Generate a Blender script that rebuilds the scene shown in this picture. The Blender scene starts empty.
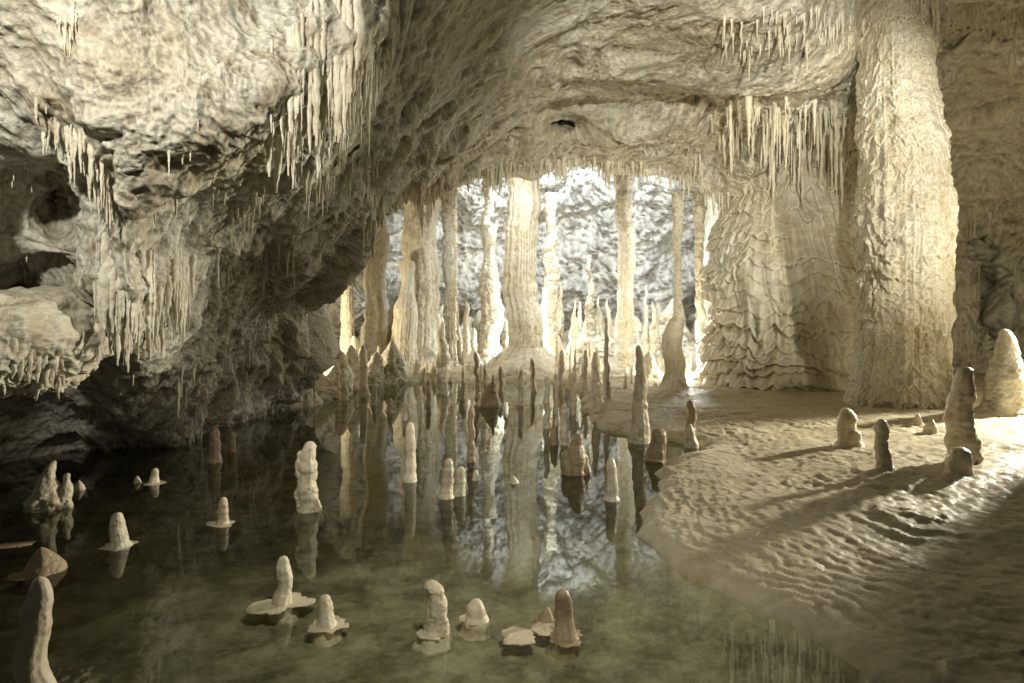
import bpy, math
import numpy as np
rng=np.random.RandomState(7)
H=2.5;F=683.0;HZ=310.0
def W(px,py,d):
    return np.stack([(px-512)/F*d, d+0*px, H-(py-HZ)/F*d],-1)
# ---------------- noise ----------------
def _h(ix,iy,iz,s):
    with np.errstate(over='ignore'):
        n=(ix.astype(np.uint32)*np.uint32(374761393)+iy.astype(np.uint32)*np.uint32(668265263)+iz.astype(np.uint32)*np.uint32(2147483647)+np.uint32(s)*np.uint32(974711))
        n=(n^(n>>np.uint32(13)))*np.uint32(1274126177)
        n=(n^(n>>np.uint32(16)))*np.uint32(2246822519)
        n=n^(n>>np.uint32(15))
    return n.astype(np.float32)/np.float32(4294967295.0)
def vn(p,s=0):
    p=p.astype(np.float32)
    i=np.floor(p); f=p-i; u=f*f*f*(f*(f*6-15)+10)
    i=i.astype(np.int64)
    x,y,z=i[...,0],i[...,1],i[...,2]; ux,uy,uz=u[...,0],u[...,1],u[...,2]
    r=0
    for a in (0,1):
        for b in (0,1):
            for c in (0,1):
                w=(ux if a else 1-ux)*(uy if b else 1-uy)*(uz if c else 1-uz)
                r=r+w*_h(x+a,y+b,z+c,s)
    return r*2-1
def fbm(p,o=4,s=0,g=.5):
    r=0;a=1.;t=0
    for k in range(o):
        r=r+a*vn(p*(2.03**k)+k*17.3,s+k); t+=a; a*=g
    return r/t*1.6
def ridged(p,o=4,s=0,g=.5):
    r=0;a=1.;t=0
    for k in range(o):
        r=r+a*(1-2*np.abs(vn(p*(2.07**k)+k*11.7,s+k))); t+=a; a*=g
    return r/t
def worley(p,s=0):
    i=np.floor(p).astype(np.int64); best=np.full(p.shape[:-1],9.,dtype=np.float32)
    for a in (-1,0,1):
        for b in (-1,0,1):
            for c in (-1,0,1):
                q=i+np.array([a,b,c])
                dx=q[...,0]+_h(q[...,0],q[...,1],q[...,2],s+1)-p[...,0]
                dy=q[...,1]+_h(q[...,0],q[...,1],q[...,2],s+2)-p[...,1]
                dz=q[...,2]+_h(q[...,0],q[...,1],q[...,2],s+3)-p[...,2]
                best=np.minimum(best,dx*dx+dy*dy+dz*dz)
    return np.sqrt(best)
def sstep(a,b,x):
    t=np.clip((x-a)/(b-a),0,1); return t*t*(3-2*t)
# ---------------- mesh ----------------
def build(name,grids,mat,smooth=True):
    V=[];Q=[];o=0
    for P,closed in grids:
        n,m=P.shape[:2]
        V.append(P.reshape(-1,3))
        idx=np.arange(n*m).reshape(n,m)+o
        if closed: idx=np.concatenate([idx,idx[:,:1]],1)
        Q.append(np.stack([idx[:-1,:-1],idx[:-1,1:],idx[1:,1:],idx[1:,:-1]],-1).reshape(-1,4))
        o+=n*m
    V=np.concatenate(V).astype(np.float32);Q=np.concatenate(Q).astype(np.int32)
    me=bpy.data.meshes.new(name)
    me.vertices.add(len(V));me.vertices.foreach_set('co',V.ravel())
    me.loops.add(Q.size);me.loops.foreach_set('vertex_index',Q.ravel())
    me.polygons.add(len(Q));me.polygons.foreach_set('loop_start',np.arange(0,Q.size,4,dtype=np.int32))
    me.polygons.foreach_set('loop_total',np.full(len(Q),4,dtype=np.int32))
    me.polygons.foreach_set('use_smooth',np.full(len(Q),smooth))
    me.update(calc_edges=True);me.validate()
    me.materials.append(mat)
    ob=bpy.data.objects.new(name,me);bpy.context.collection.objects.link(ob)
    return ob
def gnormals(P):
    a=np.gradient(P,axis=0);b=np.gradient(P,axis=1)
    n=np.cross(a,b);n/=np.linalg.norm(n,axis=-1,keepdims=True)+1e-9
    return n
# ---------------- materials ----------------
def rockmat(name,cA,cB,cC,s1=.6,s2=4.,bump=.6,fine=26.,rough=.55,streak=.5,cav=.6,spec=.3,bd=.03):
    m=bpy.data.materials.new(name);m.use_nodes=True
    nt=m.node_tree;N=nt.nodes;L=nt.links
    b=N['Principled BSDF']
    g=N.new('ShaderNodeNewGeometry')
    def noise(sc,det=5,vec=None,ro=.6):
        n=N.new('ShaderNodeTexNoise');n.inputs['Scale'].default_value=sc;n.inputs['Detail'].default_value=det;n.inputs['Roughness'].default_value=ro
        L.new(vec if vec else g.outputs['Position'],n.inputs['Vector']);return n.outputs['Fac']
    def ramp(fac,a,bb,ca=(0,0,0,1),cb=(1,1,1,1)):
        r=N.new('ShaderNodeValToRGB');r.color_ramp.elements[0].position=a;r.color_ramp.elements[1].position=bb
        r.color_ramp.elements[0].color=ca;r.color_ramp.elements[1].color=cb
        L.new(fac,r.inputs[0]);return r.outputs[0]
    def mix(f,a,bb,t='MIX'):
        x=N.new('ShaderNodeMix');x.data_type='RGBA';x.blend_type=t
        if isinstance(f,float): x.inputs[0].default_value=f
        else: L.new(f,x.inputs[0])
        for k,v in ((6,a),(7,bb)):
            if isinstance(v,tuple): x.inputs[k].default_value=(*v,1)
            else: L.new(v,x.inputs[k])
        return x.outputs[2]
    c=mix(ramp(noise(s1,4),.38,.62),cA,cB)
    c=mix(ramp(noise(s2,6),.52,.74),c,cC)
    if streak>0:
        mp=N.new('ShaderNodeMapping');mp.inputs['Scale'].default_value=(1,1,.14);L.new(g.outputs['Position'],mp.inputs['Vector'])
        st=ramp(noise(3.2,4,mp.outputs[0]),.52,.74)
        mt=N.new('ShaderNodeMath');mt.operation='MULTIPLY';L.new(st,mt.inputs[0]);mt.inputs[1].default_value=streak
        c=mix(mt.outputs[0],c,cC)
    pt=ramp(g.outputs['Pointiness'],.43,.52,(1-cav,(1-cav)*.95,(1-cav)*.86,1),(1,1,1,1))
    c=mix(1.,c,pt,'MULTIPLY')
    L.new(c,b.inputs['Base Color'])
    b.inputs['Roughness'].default_value=rough
    b.inputs['Specular IOR Level'].default_value=spec
    vo=N.new('ShaderNodeTexVoronoi');vo.inputs['Scale'].default_value=fine*.6;L.new(g.outputs['Position'],vo.inputs['Vector'])
    add=N.new('ShaderNodeMath');add.operation='MULTIPLY_ADD';L.new(vo.outputs['Distance'],add.inputs[0]);add.inputs[1].default_value=-.4
    L.new(noise(fine*.35,7,None,.68),add.inputs[2])
    bp=N.new('ShaderNodeBump');bp.inputs['Strength'].default_value=bump;bp.inputs['Distance'].default_value=bd*2.5
    L.new(add.outputs[0],bp.inputs['Height']);L.new(bp.outputs[0],b.inputs['Normal'])
    return m
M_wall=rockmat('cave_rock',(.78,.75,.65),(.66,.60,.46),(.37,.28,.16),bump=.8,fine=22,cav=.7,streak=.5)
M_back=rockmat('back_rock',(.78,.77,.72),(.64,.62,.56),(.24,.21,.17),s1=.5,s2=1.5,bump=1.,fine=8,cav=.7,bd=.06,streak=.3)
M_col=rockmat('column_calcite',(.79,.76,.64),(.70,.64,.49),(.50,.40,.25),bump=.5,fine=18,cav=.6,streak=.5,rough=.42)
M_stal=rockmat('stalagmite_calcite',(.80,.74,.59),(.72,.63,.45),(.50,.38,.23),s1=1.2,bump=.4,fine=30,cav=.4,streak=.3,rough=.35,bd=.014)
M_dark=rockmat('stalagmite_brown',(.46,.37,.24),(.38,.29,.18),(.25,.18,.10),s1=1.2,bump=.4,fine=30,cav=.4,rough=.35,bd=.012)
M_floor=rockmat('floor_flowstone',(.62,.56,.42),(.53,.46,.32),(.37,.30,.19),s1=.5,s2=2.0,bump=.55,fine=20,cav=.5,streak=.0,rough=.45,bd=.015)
def bedmix():
    nt=M_floor.node_tree;N=nt.nodes;L=nt.links
    b=N['Principled BSDF'];src=b.inputs['Base Color'].links[0].from_socket
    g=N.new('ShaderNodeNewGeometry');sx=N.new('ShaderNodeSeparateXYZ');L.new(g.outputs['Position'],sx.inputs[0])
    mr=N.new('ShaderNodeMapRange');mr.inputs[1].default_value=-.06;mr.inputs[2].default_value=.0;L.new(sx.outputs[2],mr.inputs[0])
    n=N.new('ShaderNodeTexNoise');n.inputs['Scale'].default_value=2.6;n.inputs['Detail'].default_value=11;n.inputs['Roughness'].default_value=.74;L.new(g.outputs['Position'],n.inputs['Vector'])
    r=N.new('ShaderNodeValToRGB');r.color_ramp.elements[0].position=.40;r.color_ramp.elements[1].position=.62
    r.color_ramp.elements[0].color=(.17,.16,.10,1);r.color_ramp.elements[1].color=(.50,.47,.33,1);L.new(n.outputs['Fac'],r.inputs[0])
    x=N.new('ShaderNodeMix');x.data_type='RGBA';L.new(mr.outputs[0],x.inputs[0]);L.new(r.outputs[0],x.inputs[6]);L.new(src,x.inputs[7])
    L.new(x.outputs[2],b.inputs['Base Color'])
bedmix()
def watermat():
    m=bpy.data.materials.new('pool_water');m.use_nodes=True
    nt=m.node_tree;N=nt.nodes;L=nt.links;N.remove(N['Principled BSDF'])
    t=N.new('ShaderNodeBsdfTransparent');t.inputs[0].default_value=(.92,.935,.87,1)
    gl=N.new('ShaderNodeBsdfGlossy');gl.inputs['Roughness'].default_value=.008;gl.inputs[0].default_value=(.97,.98,.95,1)
    fr=N.new('ShaderNodeFresnel');fr.inputs[0].default_value=1.42
    mx=N.new('ShaderNodeMixShader');L.new(fr.outputs[0],mx.inputs[0]);L.new(t.outputs[0],mx.inputs[1]);L.new(gl.outputs[0],mx.inputs[2])
    g=N.new('ShaderNodeNewGeometry');n=N.new('ShaderNodeTexNoise');n.inputs['Scale'].default_value=1.3;n.inputs['Detail'].default_value=2;L.new(g.outputs['Position'],n.inputs['Vector'])
    b=N.new('ShaderNodeBump');b.inputs['Strength'].default_value=.04;b.inputs['Distance'].default_value=.02;L.new(n.outputs['Fac'],b.inputs['Height']);L.new(b.outputs[0],gl.inputs['Normal'])
    L.new(mx.outputs[0],N['Material Output'].inputs['Surface']);return m
M_water=watermat()
# ---------------- floor ----------------
ppx=[(885,683),(850,660),(815,640),(750,603),(690,572),(636,535),(640,508),(662,492),(652,472),(690,459),(700,448),(640,437),(600,430),(588,408),(575,392),(550,381),(500,379),(440,381),(380,384),(340,391),(325,403),(290,410)]
poly=[((a-512)/F*(H*F/(b-HZ)),H*F/(b-HZ)) for a,b in ppx]
poly=[(3.1,3.2),(3.4,1.5),(3.6,-8)][::-1]+poly+[(-14,20),(-20,12),(-20,-8)]
poly=np.array(poly)
def sdist(x,y):
    best=np.full(x.shape,1e9);ins=np.zeros(x.shape,bool)
    n=len(poly)
    for i in range(n):
        ax,ay=poly[i];bx,by=poly[(i+1)%n];ex,ey=bx-ax,by-ay
        t=np.clip(((x-ax)*ex+(y-ay)*ey)/(ex*ex+ey*ey),0,1)
        best=np.minimum(best,(x-ax-t*ex)**2+(y-ay-t*ey)**2)
        c=((ay>y)!=(by>y))
        with np.errstate(divide='ignore',invalid='ignore'):
            xi=ax+(y-ay)*ex/(ey if ey!=0 else 1e-9)
        ins^=c&(x<xi)
    d=np.sqrt(best);return np.where(ins,-d,d)
def hgt(x,y):
    p=np.stack([x,y,0*x],-1)
    sd=sdist(x,y)
    k=np.clip(y/12,.5,1.3)
    sd=sd+k*(.18*fbm(p/.9,4,3)+.05*ridged(p/.25,3,5))
    up=.12*(1-np.exp(-np.maximum(sd,0)/.10))+.30*(1-np.exp(-np.maximum(sd,0)/5.))
    up+=sstep(0,1,sd)*(.045*fbm(p/1.3,3,8)+.016*ridged(p*np.array([.8,1.6,1])/.5,3,9)+.010*ridged(p/.15,3,19))+sstep(0,.3,sd)*.007*fbm(p/.08,3,12)
    for f_,a_,sd_ in ((.42,.032,31),(.17,.020,36)):
        ph=sd/f_+1.1*fbm(p/.9,3,sd_)+.3*vn(p/.15,sd_+1);fr=ph-np.floor(ph)
        up+=sstep(0,.3,sd)*a_*(1-fr)**2*sstep(0,.12,fr)*(.3+.7*sstep(-.3,.4,fbm(p/1.5,2,77+sd_)))
    dn=-.11*(1-np.exp(np.minimum(sd,0)/.7))-.02
    dn+=sstep(0,.8,-sd)*(.03*fbm(p/.7,5,21)+.014*ridged(p/.2,3,22))
    h=np.where(sd>0,up,np.minimum(dn,-.012)*sstep(0,.05,-sd))
    h=h+np.where(y>26,.10*(y-26),0)*sstep(25,30,y)*(sd>0)+np.where(sd>0,1,0)*sstep(26,31,y)*.5*fbm(p/1.6,4,41)
    return h
u=np.linspace(-1,1,1000);xs=2.0+ (np.abs(u)**1.7*30+np.abs(u)*3.5)*np.sign(u)
v=np.linspace(0,1,950);ys=np.concatenate([np.linspace(-8,2.5,50,endpoint=False),2.5+ (v**1.5)*42])
X,Y=np.meshgrid(xs,ys)
Z=hgt(X,Y)
build('ground',[(np.stack([X,Y,Z],-1),False)],M_floor)
wx=np.linspace(-20,12,3);wy=np.linspace(-8,31,3);WX,WY=np.meshgrid(wx,wy)
build('water',[(np.stack([WX,WY,0*WX],-1),False)],M_water)
def place(px,py):
    d=np.linspace(3,45,3000);P=W(np.full_like(d,px),np.full_like(d,py),d)
    h=np.maximum(hgt(P[:,0],P[:,1]),0);k=np.argmax(P[:,2]<=h)
    return P[k,0],P[k,1],h[k]
# ---------------- cave shell ----------------
C=np.array([(-250,-250,4.0),(-250,100,5),(-250,350,6.5),(-250,545,8.8),
(0,-100,5.2),(0,60,6.2),(0,160,7),(60,195,7.9),(0,250,7.4),(30,290,8.6),(0,420,10.8),(0,500,11.2),(-100,480,10),
(100,0,5.8),(100,120,6.2),(110,200,6.7),(135,290,7.2),(140,340,8.0),(150,410,11.5),(100,470,12.2),(75,360,10),
(200,0,6.2),(200,100,6.4),(200,170,6.9),(200,240,9.4),(215,330,12.2),(200,460,13.5),
(300,0,6.8),(310,100,7.0),(300,170,8.1),(270,240,11.2),(280,330,14.4),(285,415,18.5),
(375,20,7.4),(375,100,8.5),(345,170,9.8),(325,230,12.5),(315,310,16),
(305,345,17),(332,290,16),(355,240,16),(385,205,17),(430,185,18.5),(485,172,20),(540,162,21),(590,160,21.3),(640,166,21.3),(700,182,21),(735,210,21),(745,280,22),(745,400,22.5),
(420,60,9.5),(450,110,13),(500,30,11.5),(400,150,13.5),
(480,135,17),(520,85,15),(600,125,18.8),(560,10,12),(650,50,14),(700,120,18),(640,-60,10),(780,20,13.2),(780,110,17),(800,200,21),
(860,100,17.5),(880,0,15.4),(905,-40,14),(980,10,14.6),(1000,100,17.5),(980,220,21),(1020,290,22.5),(1020,345,22),(900,340,22.5),(1020,-100,11),
(512,-300,6.5),(200,-300,5),(1270,-250,7.5),(1270,100,13.5),(1270,300,17),(1270,440,17)],float)
def tps(r2): return np.where(r2>1e-9,.5*r2*np.log(r2+1e-12),0)
cx=C[:,:2]/100;n=len(C)
K=tps(((cx[:,None]-cx[None])**2).sum(-1))+np.eye(n)*.02
A=np.zeros((n+3,n+3));A[:n,:n]=K;A[:n,n]=1;A[:n,n+1:]=cx;A[n,:n]=1;A[n+1:,:n]=cx.T
sol=np.linalg.solve(A,np.concatenate([np.log(C[:,2]),[0,0,0]]))
def depth(px,py):
    q=np.stack([px,py],-1)/100;r=sol[n]+sol[n+1]*q[...,0]+sol[n+2]*q[...,1]
    for i in range(n): r=r+sol[i]*tps((q[...,0]-cx[i,0])**2+(q[...,1]-cx[i,1])**2)
    return np.clip(np.exp(r),3.5,26)
B=np.array([(275,440),(305,345),(332,290),(355,240),(385,205),(430,185),(485,172),(540,162),(590,160),(640,166),(700,182),(735,210),(742,280),(745,425)],float)
O=np.array([(-250,610),(-250,330),(-250,120),(-250,-60),(-200,-240),(60,-280),(330,-300),(512,-300),(620,-300),(750,-300),(950,-290),(1270,-200),(1270,180),(1270,480)],float)
seg=np.linalg.norm(np.diff(B,axis=0),axis=1)*1.2+np.linalg.norm(np.diff(O,axis=0),axis=1)*.5
tc=np.concatenate([[0],np.cumsum(seg)]);tc/=tc[-1]
NT,NS,NC=1200,620,44
t=np.linspace(0,1,NT)
Bt=np.stack([np.interp(t,tc,B[:,k]) for k in (0,1)],-1);Ot=np.stack([np.interp(t,tc,O[:,k]) for k in (0,1)],-1)
s=np.linspace(0,1,NS)**1.1
PX=Bt[None,:,0]*(1-s[:,None])+Ot[None,:,0]*s[:,None]
PY=Bt[None,:,1]*(1-s[:,None])+Ot[None,:,1]*s[:,None]
D=depth(PX,PY)
def gs(x,y,rx,ry,a): return a*np.exp(-((PX-x)/rx)**2-((PY-y)/ry)**2)
D=D+gs(566,120,17,10,3.0)+gs(62,195,20,34,.9)+gs(255,290,24,34,1.0)-gs(230,110,60,50,.30)+gs(25,285,25,16,.8)
S=W(PX,PY,D)
lip=S[0];ctr=W(np.array([560.]),np.array([300.]),np.array([20.]))[0]
out=lip-ctr;out[:,1]=0;out/=np.linalg.norm(out,axis=1,keepdims=True)
ang=np.linspace(math.radians(130),0,NC,endpoint=False)[:,None,None];R=1.3
curl=lip[None]+out[None]*R*(1-np.cos(ang))+np.array([0,1,0])*R*np.sin(ang)
S=np.concatenate([curl,S],0)
PXf=np.concatenate([np.repeat(PX[:1],NC,0),PX],0);PYf=np.concatenate([np.repeat(PY[:1],NC,0),PY],0)
nr=gnormals(S)
view=np.array([0,0,H])-S;sg=np.sign((nr*view)[NC:].sum());nr*=sg
dl=sstep(470,380,PXf)
def gd(x,y,rx,ry): return np.exp(-((PXf-x)/rx)**2-((PYf-y)/ry)**2)
drape=.9*gd(110,240,45,110)+1.2*gd(335,120,42,90)+1.2*gd(820,110,90,110)+.8*gd(990,20,70,60)+.6*gd(175,330,90,40)+.7*gd(470,120,40,60)+.5*gd(600,150,150,25)+.4*gd(690,90,60,50)
sz=np.clip(S[...,1:2]/9,.7,2)[...,0]
warp=np.stack([vn(S/1.1,71),vn(S/1.1,72),vn(S/1.1,73)],-1)*.35
Sw=S+warp
ds=.34*sz*fbm(Sw/(1.9),3,1)*(.5+.5*dl)+(.05+.07*dl)*sz*ridged(Sw/1.1,4,2,.45)
ds+=(.04+.02*dl)*fbm(Sw/.28,4,6)
ds+=(.04+.03*dl)*(.5-worley(Sw/.30,5))+(.015+.018*dl)*(.5-worley(Sw/.11,8))+.022*dl*ridged(Sw/.16,3,87)
vs=(S+warp*.3)*np.array([1,.5,.07])
ds+=.06*ridged(vs/.6,3,35)
S2=S+nr*ds[...,None]
hd=(view*np.array([1,1,0]));hd/=np.linalg.norm(hd,axis=-1,keepdims=True)
S2=S2+hd*(drape*(.26*ridged(vs/.45,2,33)+.12*ridged(vs/.15,2,34)))[...,None]
N2=gnormals(S2)*sg
build('cave_ceiling',[(S2,False)],M_wall)
# ---------------- back chamber ----------------
th=np.linspace(math.radians(-25),math.radians(205),650);ph=np.linspace(-.12,math.pi/2*.99,400)
T,PH=np.meshgrid(th,ph)
nx=np.cos(T)*np.cos(PH);ny=np.sin(T)*np.cos(PH);nz=np.sin(PH)
BS=np.stack([2+15*nx,25+10.5*ny,12*nz],-1)
BN=-np.stack([nx,ny,nz],-1)
bw=BS+np.stack([vn(BS/1.7,91),vn(BS/1.7,92),vn(BS/1.7,93)],-1)*.6
bd=1.0*fbm(bw/3.4,4,51,.55)+.5*ridged(bw/1.6,6,52,.55)+.25*fbm(bw/.45,4,55,.6)+.2*(.5-worley(bw/.5,58))
BS=BS+BN*bd[...,None]
build('cave_wall',[(BS,False)],M_back)
# off-frame rock pillar on the right (its shadow falls across the bank)
a=np.linspace(0,2*np.pi,160,endpoint=False);zz=np.linspace(-.5,7.5,120)
AA,ZZ=np.meshgrid(a,zz)
RS=np.stack([12.0+1.75*np.cos(AA),11.22+1.7*np.sin(AA),ZZ],-1)
RS[...,:2]+=(np.stack([np.cos(AA),np.sin(AA)],-1))*(.12*fbm(RS/1.3,4,61)+.07*ridged(RS/.6,4,62))[...,None]
build('rock_pillar',[(RS,True)],M_wall)
# ---------------- formations ----------------
def lathe(x,y,z0,z1,prof,segs,rings,seed,knob=.15,kf=1.5,flute=0.,nf=3.,terr=0.,tn=.3,wob=.15,fring=.2,lean=(0,0),ell=1.,tm=.6):
    hh=z1-z0;tt=np.linspace(0,1,rings)
    pt=[q[0] for q in prof];pr=[q[1] for q in prof];Rr=np.interp(tt,pt,pr);rm=max(pr)
    kw_=max(rings//14,1)*2+1
    sm=np.convolve(np.pad(Rr,kw_//2,mode='edge'),np.ones(kw_)/kw_,'valid');bl=sstep(1.,.82,tt);Rr=sm*bl+Rr*(1-bl)
    th=np.linspace(0,2*np.pi,segs,endpoint=False)
    TH,TT=np.meshgrid(th,tt);RR=np.repeat(Rr[:,None],segs,1);ZZ=z0+TT*hh
    rd=np.median(Rr)
    c,s_=np.cos(TH),np.sin(TH)
    q=np.stack([c*RR,s_*RR,ZZ],-1)+seed*3.71
    m=1+knob*fbm(q*(kf/rd),4,int(seed)%50)
    if knob: m+=knob*.9*vn(np.stack([0*TH+seed,0*TH,ZZ*(1.1/rd)],-1),5)
    if flute:
        qq=np.stack([c*nf,s_*nf,ZZ*.22],-1)+seed
        m+=flute*ridged(qq,3,7)
    if terr:
        cc=np.stack([c*nf*2.2,s_*nf*2.2,ZZ*.5],-1)+seed
        for kk,(a_,f_) in enumerate(((1.,1.),(.55,1.9))):
            phs=ZZ*f_/tn+.9*fbm(np.stack([c*1.3,s_*1.3,ZZ*.5],-1)+seed+kk*5,3,9)+fring*(2.2*vn(cc,10+kk)+1.*vn(cc*2.4,12+kk))
            f=phs-np.floor(phs)
            lvl=np.floor(phs)
            amp=.35+.8*_h((lvl+50).astype(np.int64),(lvl*0+kk).astype(np.int64),(lvl*0).astype(np.int64),int(seed))
            amp=amp*((1-tm)+tm*sstep(-.6,.5,vn(np.stack([c*1.6,s_*1.6,lvl*.7],-1)+seed,14)))
            m+=a_*terr*amp*(1-f)**1.2*sstep(0,.16,f)
    RR=RR*m
    ox=wob*rd*vn(np.stack([ZZ/rd*.35,0*ZZ+seed,0*ZZ],-1),1)+lean[0]*TT*hh
    oy=wob*rd*vn(np.stack([ZZ/rd*.35,0*ZZ+seed+9,0*ZZ],-1),2)+lean[1]*TT*hh
    return (np.stack([x+RR*c*ell+ox,y+RR*s_+oy,ZZ],-1),True)
def raft(x,y,z,r,seed):
    th=np.linspace(0,2*np.pi,110,endpoint=False);k=np.array([.05,.5,.85,.95,1.,.9,.4]);zz=np.array([.008,.006,.004,.003,.0005,-.004,-.012])
    rr=r*.76*(1+.45*fbm(np.stack([np.cos(th)*1.2,np.sin(th)*1.2,0*th+seed],-1),4,3)+.08*fbm(np.stack([np.cos(th)*4,np.sin(th)*4,0*th+seed],-1),3,4))
    P=np.stack([x+k[:,None]*rr*np.cos(th),y+k[:,None]*rr*np.sin(th)*1.0,np.repeat(zz[:,None],110,1)+z],-1)
    return (P,True)
cnt=[0]
def stal(px,py,yt,w,mat=None,shape='club',rf=0,segs=56,rings=100,knob=.13,name='stalagmite',lean=(0,0),extra=None,terr=.05):
    cnt[0]+=1;sd=cnt[0]*1.37
    x,y,z=place(px,py);h=(py-yt)/F*y;r=w/2/F*y
    sink=.16
    T0=sink/(h+sink)
    if shape=='club': pr=[(0,1.9),(T0,1.3),(T0+.12*(1-T0),1.03),(.6,.93),(.85,.86),(.93,.70),(.975,.46),(.993,.25),(1,0.01)]
    elif shape=='cone': pr=[(0,1.7),(T0,1.15),(T0+.3*(1-T0),.85),(.7,.6),(.88,.42),(.96,.28),(.99,.15),(1,.01)]
    elif shape=='spire': pr=[(0,1.7),(T0,1.2),(T0+.06,1.0),(.45,.75),(.8,.5),(.95,.36),(.99,.18),(1,.01)]
    elif shape=='dome': pr=[(0,1.5),(T0,1.05),(T0+.4*(1-T0),.8),(T0+.7*(1-T0),.5),(T0+.9*(1-T0),.25),(1,.01)]
    pr=[(a,b*r) for a,b in pr]
    if lean==(0,0): lean=(rng.uniform(-.06,.06),rng.uniform(-.04,.04))
    g=[lathe(x,y,z-sink,z+h,pr,segs,rings,sd,knob=knob,kf=.9,wob=.4,flute=.07,nf=2.5,terr=terr,tn=max(h/8,.05),lean=lean)]
    if extra:
        for ex,ey,eh,ew in extra:
            e=[(a,b*ew/w) for a,b in pr]
            g.append(lathe(x+ex*r,y+ey*r,z-sink,z+h*eh,e,segs,rings,sd+5,knob=knob,kf=.9,wob=.35))
    if rf: g.append(raft(x,y,0.0,rf/F*y,sd))
    return build(name,g,mat or M_stal)
# foreground
stal(39,700,580,27,knob=.08)
stal(36,573,547,34,M_dark,'dome',rf=28)
stal(48,508,461,26,None,'cone',knob=.25,extra=[(1.2,.2,.72,18),(-.9,.3,.6,16),(.6,-.4,.5,14)],rf=24)
stal(79,490,480,9,None,'dome')
stal(119,546,513,16,rf=19)
stal(135,483,476,8,None,'dome');stal(156,483,468,9,rf=15)
stal(214,462,428,12,M_dark);stal(232,452,432,7,M_dark)
stal(222,524,497,10,rf=18)
stal(281,603,557,15,rf=34)
stal(327,626,596,16,rf=26)
stal(431,633,581,21,rf=24,knob=.16)
stal(474,620,600,18,rf=18)
stal(546,621,607,14,M_dark,'dome',rf=11)
stal(564,638,588,19,rf=21,mat=M_dark,knob=.07)
stal(309,510,441,17,knob=.2,extra=[(-.95,.1,.86,10)],rf=14)
stal(410,481,422,11,knob=.08);stal(447,497,458,12);stal(459,495,466,11)
stal(472,462,404,7,M_dark);stal(513,483,476,8,None,'dome',rf=8)
stal(475,480,470,6);stal(578,474,434,18,M_dark,'club',extra=[(-1.1,0,.6,12),(.9,.3,.5,10)])
stal(614,500,458,12,None,knob=.08);stal(565,444,403,8);stal(546,428,376,6);stal(556,424,380,5)
stal(534,392,358,5);stal(521,405,370,5);stal(404,420,402,5);stal(391,412,398,6);stal(428,405,380,5);stal(373,405,385,5);stal(462,400,380,5)
stal(489,405,381,24,M_dark,'dome',extra=[(.3,-.5,1.3,8)])
stal(641,442,345,19,None,'spire',knob=.12);stal(657,460,428,17,M_dark,'club');stal(692,447,424,14,None,'cone');stal(692,430,400,9,M_dark)
stal(598,410,352,10,None,'spire');stal(607,398,316,7,M_col,'spire');stal(674,388,315,20,None,'club',knob=.1)
stal(573,415,372,6);stal(552,445,425,7,M_dark)
stal(441,380,322,15,None,'spire');stal(355,372,336,16,None,'cone',knob=.2);stal(338,398,362,6);stal(344,400,378,7,None,'cone');stal(365,395,345,8)
stal(478,398,352,5);stal(500,392,366,6);stal(585,392,350,8,None,'spire');stal(560,384,350,6)
for px,py,r_ in [(17,545,18),(516,637,26),(545,629,18)]:
    x,y,z=place(px,py);build('calcite_raft',[raft(x,y,0,r_/F*y,px*.3)],M_stal)
# right bank
stal(849,445,408,18,knob=.14,lean=(-.1,0),extra=[(.35,-.5,.45,20)])
stal(886,468,419,13,knob=.22)
stal(960,462,366,24,knob=.17,mat=M_stal,terr=.1);stal(962,474,447,21,M_stal,'club')
stal(1000,413,329,38,M_col,'cone',knob=.10,terr=.14)
stal(932,432,420,14,None,'dome');stal(917,425,413,10,None,'dome')
# big column
x,y,z=place(903,408)
y+=.6;x=(904-512)/F*y
k=y/F
pr=[(0,58),(.05,55),(.12,50),(.25,50),(.45,51),(.58,50),(.65,46),(.78,41),(.9,35),(1,32)]
build('limestone_column',[lathe(x,y,z-.3,10.2,[(a_,b_*k*.82) for a_,b_ in pr],600,1100,11.,knob=.085,kf=2.4,flute=.06,nf=3.2,terr=.075,tn=.5,wob=.12,fring=.16,tm=.8)],M_col)
# flowstone mound
build('flowstone_mound',[lathe(8.4,21.0,-.2,8.6,[(0,3.2),(.08,3.0),(.25,2.65),(.42,2.35),(.58,1.85),(.68,1.4),(.8,1.5),(1,2.2)],600,640,23.,knob=.12,kf=1.3,flute=.05,nf=5.,terr=.13,tn=.75,wob=.2,fring=.14,tm=.9)],M_col)
# back columns
def col(px,yb,yt,d,wb,wm,wt,mat=M_col,base=None,seed=1.,name='limestone_column',**kw):
    xx=(px-512)/F*d;z0=H-(yb-HZ)/F*d;z1=H-(yt-HZ)/F*d;q=d/F/2
    g=[lathe(xx,d,z0-.6,z1+1.5,[(0,wb*q),(.12,wb*q*.9),(.3,wm*q),(.6,wm*q*.97),(.8,wt*q),(1,wt*q*1.5)],120,320,seed,**kw)]
    if base: g.append(lathe(xx,d,-.3,z0+base[1],[(0,base[0]*q*1.2),(.3,base[0]*q),(.6,base[0]*q*.6),(.85,base[0]*q*.35),(1,.01)],120,80,seed+2,knob=.12,flute=.06))
    return build(name,g,mat)
kw=dict(knob=.07,flute=.13,nf=2.6,terr=.06,tn=.5,wob=.25)
col(522,352,172,26.5,36,31,29,base=(95,.5),seed=3.,**kw)
col(551,356,230,28,16,14,8,seed=5.,knob=.18,flute=.05,terr=.12,tn=.25,wob=.3)
col(625,368,168,26.5,18,16,17,seed=6.,base=(34,.2),knob=.12,kf=1,flute=.05,terr=.1,tn=.3,wob=.25)
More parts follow.
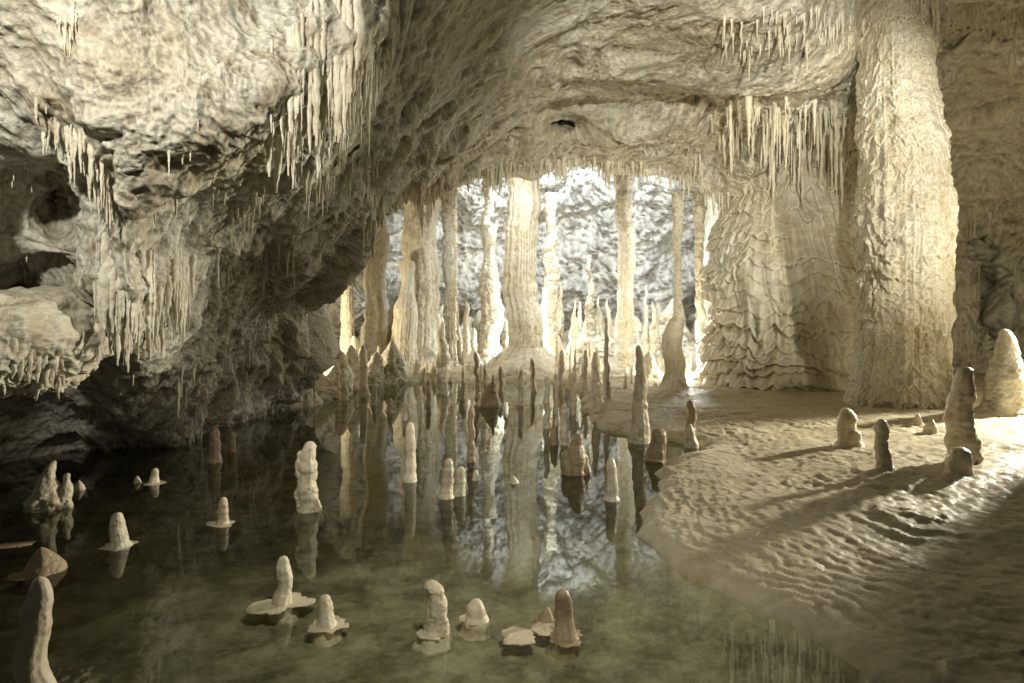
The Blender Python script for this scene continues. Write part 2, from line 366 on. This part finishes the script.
col(491,356,262,28,26,20,9,seed=7.,base=(50,.4),knob=.15,flute=.06,terr=.1,tn=.3,wob=.3)
col(487,300,190,28.2,9,8,9,seed=8.,knob=.2,wob=.6)
col(421,362,215,27.5,44,32,28,seed=9.,base=(80,1.0),**kw)
col(405,362,300,26.5,34,22,10,seed=10.,base=(50,.6),**kw)
col(455,376,215,27,5,4,4,seed=12.,knob=.2,wob=.5)
col(448,330,205,29,12,9,10,seed=13.,knob=.2,wob=.5)
col(677,320,240,21.8,9,8,9,seed=14.,knob=.2,wob=.4)
col(700,372,236,24,8,8,9,seed=15.,knob=.1,wob=.4,terr=.1,tn=.3)
col(375,350,230,29,28,20,22,seed=16.,**kw)
col(348,360,270,27,18,12,10,seed=21.,base=(40,.5),**kw)
col(714,350,200,29,24,22,24,seed=17.,**kw)
col(590,352,290,29,10,8,3,seed=20.,knob=.2,wob=.5)
g=[]
for i in range(130):
    if i<90: px=rng.uniform(325,600);py=rng.uniform(360,384)
    else: px=rng.uniform(560,720);py=rng.uniform(360,388)
    x,y,z=place(px,py);r=rng.uniform(.04,.11);hh=rng.uniform(.15,.9)*(1.5 if rng.rand()<.2 else .6)
    g.append(lathe(x,y,z-.2,z+hh,[(0,r*1.6),(.3,r*1.1),(.8,r*.7),(.95,r*.4),(1,.005)],14,22,i*1.3,knob=.2,wob=.4))
for i in range(40):
    xx=rng.uniform(-7,8);yy=rng.uniform(27.5,32);r=rng.uniform(.05,.14);hh=rng.uniform(1.,3.)
    zb=float(hgt(np.array([xx]),np.array([yy]))[0])
    g.append(lathe(xx,yy,zb-.3,zb+hh,[(0,r*2.2),(.2,r*1.3),(.6,r),(.9,r*.6),(1,.005)],18,50,i*1.9,knob=.22,wob=.5))
build('stalagmite_cluster',g,M_stal)
g=[]
for i in range(34):
    xx=rng.uniform(-8,9);yy=rng.uniform(29.5,33.5);r=rng.uniform(.35,1.0);hh=rng.uniform(.6,2.6)
    zb=float(hgt(np.array([xx]),np.array([yy]))[0])
    g.append(lathe(xx,yy,zb-.5,zb+hh,[(0,r*1.3),(.25,r*1.),(.5,r*.62),(.75,r*.42),(.92,r*.22),(1,.01)],72,80,i*2.3,knob=.2,kf=1.2,flute=.1,terr=.1,tn=.3,wob=.4))
for px,py,yt,w in [(318,396,372,34),(335,392,350,26),(350,388,345,30),(372,384,352,28),(390,380,340,30),(305,402,386,30),(470,372,350,24),(650,378,352,20),(585,372,352,24)]:
    x,y,z=place(px,py);h=(py-yt)/F*y;r=w/2/F*y;y+=r*.6
    g.append(lathe(x,y,z-.3,z+h,[(0,r*1.3),(.25,r*1.1),(.5,r*.85),(.75,r*.5),(.9,r*.3),(1,.01)],72,80,px*.31,knob=.22,kf=1.3,flute=.1,terr=.1,tn=.2,wob=.4))
build('flowstone_cones',g,M_col)
# left hanging boulder
ph=np.linspace(-math.pi/2+.01,math.pi/2-.01,240);th=np.linspace(0,2*np.pi,360,endpoint=False)
T,PH=np.meshgrid(th,ph);q=np.stack([np.cos(T)*np.cos(PH),np.sin(T)*np.cos(PH),np.sin(PH)],-1)
bc=W(np.array([20.]),np.array([338.]),np.array([7.2]))[0]
rad=1+.16*fbm(q*1.8,3,81)+.03*fbm(q*6,4,82)
low=sstep(.4,-.9,q[...,2]);rad=rad+low*.16*ridged(q*np.array([6,6,.3]),3,83)
BP=bc+q*rad[...,None]*np.array([.68,1.2,.56])
gg=[(BP,True)]
for i in range(90):
    a_=rng.uniform(math.pi,2*math.pi);rr=rng.uniform(.6,1.0);bx=bc[0]+.64*rr*math.cos(a_);by=bc[1]+1.05*rr*math.sin(a_)
    zt=bc[2]-.56*math.sqrt(max(1-rr*rr,.02))*.9;L_=rng.uniform(.05,.28);r=rng.uniform(.018,.045)
    gg.append(lathe(bx,by,zt-L_,zt+.2,[(0,.003),(.1,r*.5),(.6,r),(1,r*1.2)],14,24,i*2.1,knob=.2,wob=.4))
build('flowstone_boulder',gg,M_col)
# stalactites attached to real surface points
g=[]
ppx_=512+F*S2[...,0]/S2[...,1];ppy_=HZ-(S2[...,2]-H)/S2[...,1]*F
def hang(x0,x1,y0,y1,n_,l0,l1,r0,r1,nzmax=-.15):
    msk=(ppx_>x0)&(ppx_<x1)&(ppy_>y0)&(ppy_<y1)&(N2[...,2]<nzmax)
    ii=np.argwhere(msk)
    if len(ii)==0: return
    cen=ii[rng.randint(0,len(ii),max(n_//10,1))]
    for k_ in range(n_):
        if rng.rand()<.85:
            c_=cen[rng.randint(len(cen))]+rng.randint(-10,11,2)
            c_[0]=np.clip(c_[0],0,S2.shape[0]-1);c_[1]=np.clip(c_[1],0,S2.shape[1]-1)
            if N2[c_[0],c_[1],2]>0: continue
        else: c_=ii[rng.randint(len(ii))]
        p=S2[c_[0],c_[1]];f=rng.rand()**2;L_=l0+(l1-l0)*f;r=r0+(r1-r0)*rng.rand()*(.4+.6*f)
        g.append(lathe(p[0],p[1],p[2]-L_,p[2]+r*2.5,[(0,.003),(.06,r*.35),(.5,r*.6),(.85,r),(1,r*1.9)],14,30,k_*1.7,knob=.18,wob=.35))
def fringe(pts,n_,l0,l1,r0,r1,up=.35,jit=5):
    pts=np.array(pts,float);sl=np.concatenate([[0],np.cumsum(np.linalg.norm(np.diff(pts,axis=0),axis=1))]);sl/=sl[-1]
    for k_ in range(n_):
        u_=rng.rand();qx=np.interp(u_,sl,pts[:,0])+rng.uniform(-jit,jit);qy=np.interp(u_,sl,pts[:,1])+rng.uniform(-jit,jit)
        d2=(ppx_[NC:]-qx)**2+(ppy_[NC:]-qy)**2;k2=np.unravel_index(np.argmin(d2),d2.shape)
        p=S2[NC:][k2]
        env=.55+.45*math.sin(u_*23+pts[0,0])
        L_=l0+(l1-l0)*env*rng.rand();r=r0+(r1-r0)*rng.rand()
        tot=L_+up
        g.append(lathe(p[0],p[1]+r*.3,p[2]-L_,p[2]+up,[(0,.003),(.05,r*.3),(.3,r*.6),(L_/tot,r),(1,r*.7)],16,44,k_*1.7+pts[0,0],knob=.16,flute=.15,nf=1.2,wob=.3))
hang(0,400,250,430,80,.08,.5,.015,.04,-.3)
hang(270,380,60,220,50,.06,.4,.015,.04,-.2)
hang(0,300,20,250,80,.04,.25,.010,.025,-.35)
hang(180,340,330,450,40,.15,.7,.02,.05)
hang(400,740,150,215,70,.15,1.0,.02,.05)
hang(860,1024,0,100,40,.1,.5,.02,.05)
hang(930,1024,200,340,70,.2,.9,.03,.07,.2)
fringe([(100,275),(120,310),(165,300),(185,270)],90,.2,.8,.015,.06,.5,9)
fringe([(70,130),(95,165),(110,200)],34,.15,.5,.012,.04,.3,8)
fringe([(285,130),(320,95),(375,60)],150,.1,.8,.012,.06,.7,22)
fringe([(300,170),(340,190),(375,160)],70,.1,.5,.012,.045,.4,14)
fringe([(215,190),(245,215),(265,185)],24,.1,.35,.012,.035)
fringe([(365,225),(400,198),(440,184),(490,172),(540,164),(590,162)],150,.1,.8,.02,.08,.5,6)
fringe([(590,162),(640,168),(700,183),(735,205)],90,.1,.8,.02,.07,.5,6)
fringe([(740,130),(790,120),(850,150)],170,.2,1.9,.02,.09,1.2,30)
fringe([(720,40),(790,24),(860,30)],90,.1,.7,.02,.05,.5,20)
fringe([(930,8),(1024,20)],70,.15,.6,.03,.06,.4,10)
fringe([(955,300),(1024,290)],60,.3,1.0,.04,.09,.5)
build('stalactites',g,M_col)
# ---------------- lights ----------------
def aim(o,tg):
    from mathutils import Vector
    o.rotation_euler=(Vector(tg)-o.location).to_track_quat('-Z','Y').to_euler()
def lamp(name,kind,loc,E,col,rad=.12,tg=None,ang=60,blend=.5):
    l=bpy.data.lights.new(name,kind);l.energy=E;l.color=col;l.shadow_soft_size=rad
    o=bpy.data.objects.new(name,l);o.location=loc;bpy.context.collection.objects.link(o)
    if kind=='SPOT': l.spot_size=math.radians(ang);l.spot_blend=blend;aim(o,tg)
    return o
warm=(1,.94,.76);cool=(.90,.96,1.0)
lamp('front_fill','SPOT',(14.5,15.6,4.0),12500,warm,.2,(5.2,8.2,0),56,.4)
lamp('front_fill','SPOT',(9.4,7.2,5.6),2900,warm,.2,(7.8,16.5,5.4),52,.7)
lamp('front_fill','SPOT',(-3.2,1.2,6.0),1800,(1,.96,.84),.15,(-3.4,7,5.1),66,.7)
lamp('front_fill','SPOT',(2.6,.4,5.6),8000,(1,.955,.81),.25,(4.6,19,7.7),42,.8)  # added fill above the camera, brightens ceiling, mound and column
lamp('front_fill','SPOT',(.8,1.5,6.3),1050,(1,.96,.82),.4,(-.2,8.0,0),60,.9)  # added soft overhead fill for the pool bed and nearby stalagmites
lamp('front_fill','SPOT',(2.0,27,9.2),3000,cool,.25,(2.2,34,3.0),125,.3)
lamp('front_fill','SPOT',(0.2,23.0,7.9),700,(1,.98,.93),.2,(0.4,28,2.2),100,.5)
lamp('front_fill','POINT',(.45,27.7,1.6),400,cool,.2)
lamp('front_fill','POINT',(7.6,26,5),500,cool,.2)
lamp('front_fill','POINT',(-7.9,23.6,1.6),800,(1,.88,.64),.2)
lamp('front_fill','POINT',(5.6,22.8,1.0),350,(1,.92,.74),.15)
# ---------------- world ----------------
w=bpy.data.worlds.new('World');bpy.context.scene.world=w;w.use_nodes=True
bg=w.node_tree.nodes['Background'];bg.inputs[0].default_value=(1,.95,.82,1);bg.inputs[1].default_value=.025
# ---------------- camera ----------------
cd=bpy.data.cameras.new('camera');cd.lens=24;cd.sensor_width=36;cd.shift_y=-(341.5-HZ)/1024;cd.clip_end=300;cd.clip_start=.05
co=bpy.data.objects.new('camera',cd);co.location=(0,0,H);co.rotation_euler=(math.radians(90),0,0);bpy.context.collection.objects.link(co)
sc=bpy.context.scene;sc.camera=co
sc.view_settings.view_transform='Standard';sc.view_settings.look='None';sc.view_settings.exposure=0
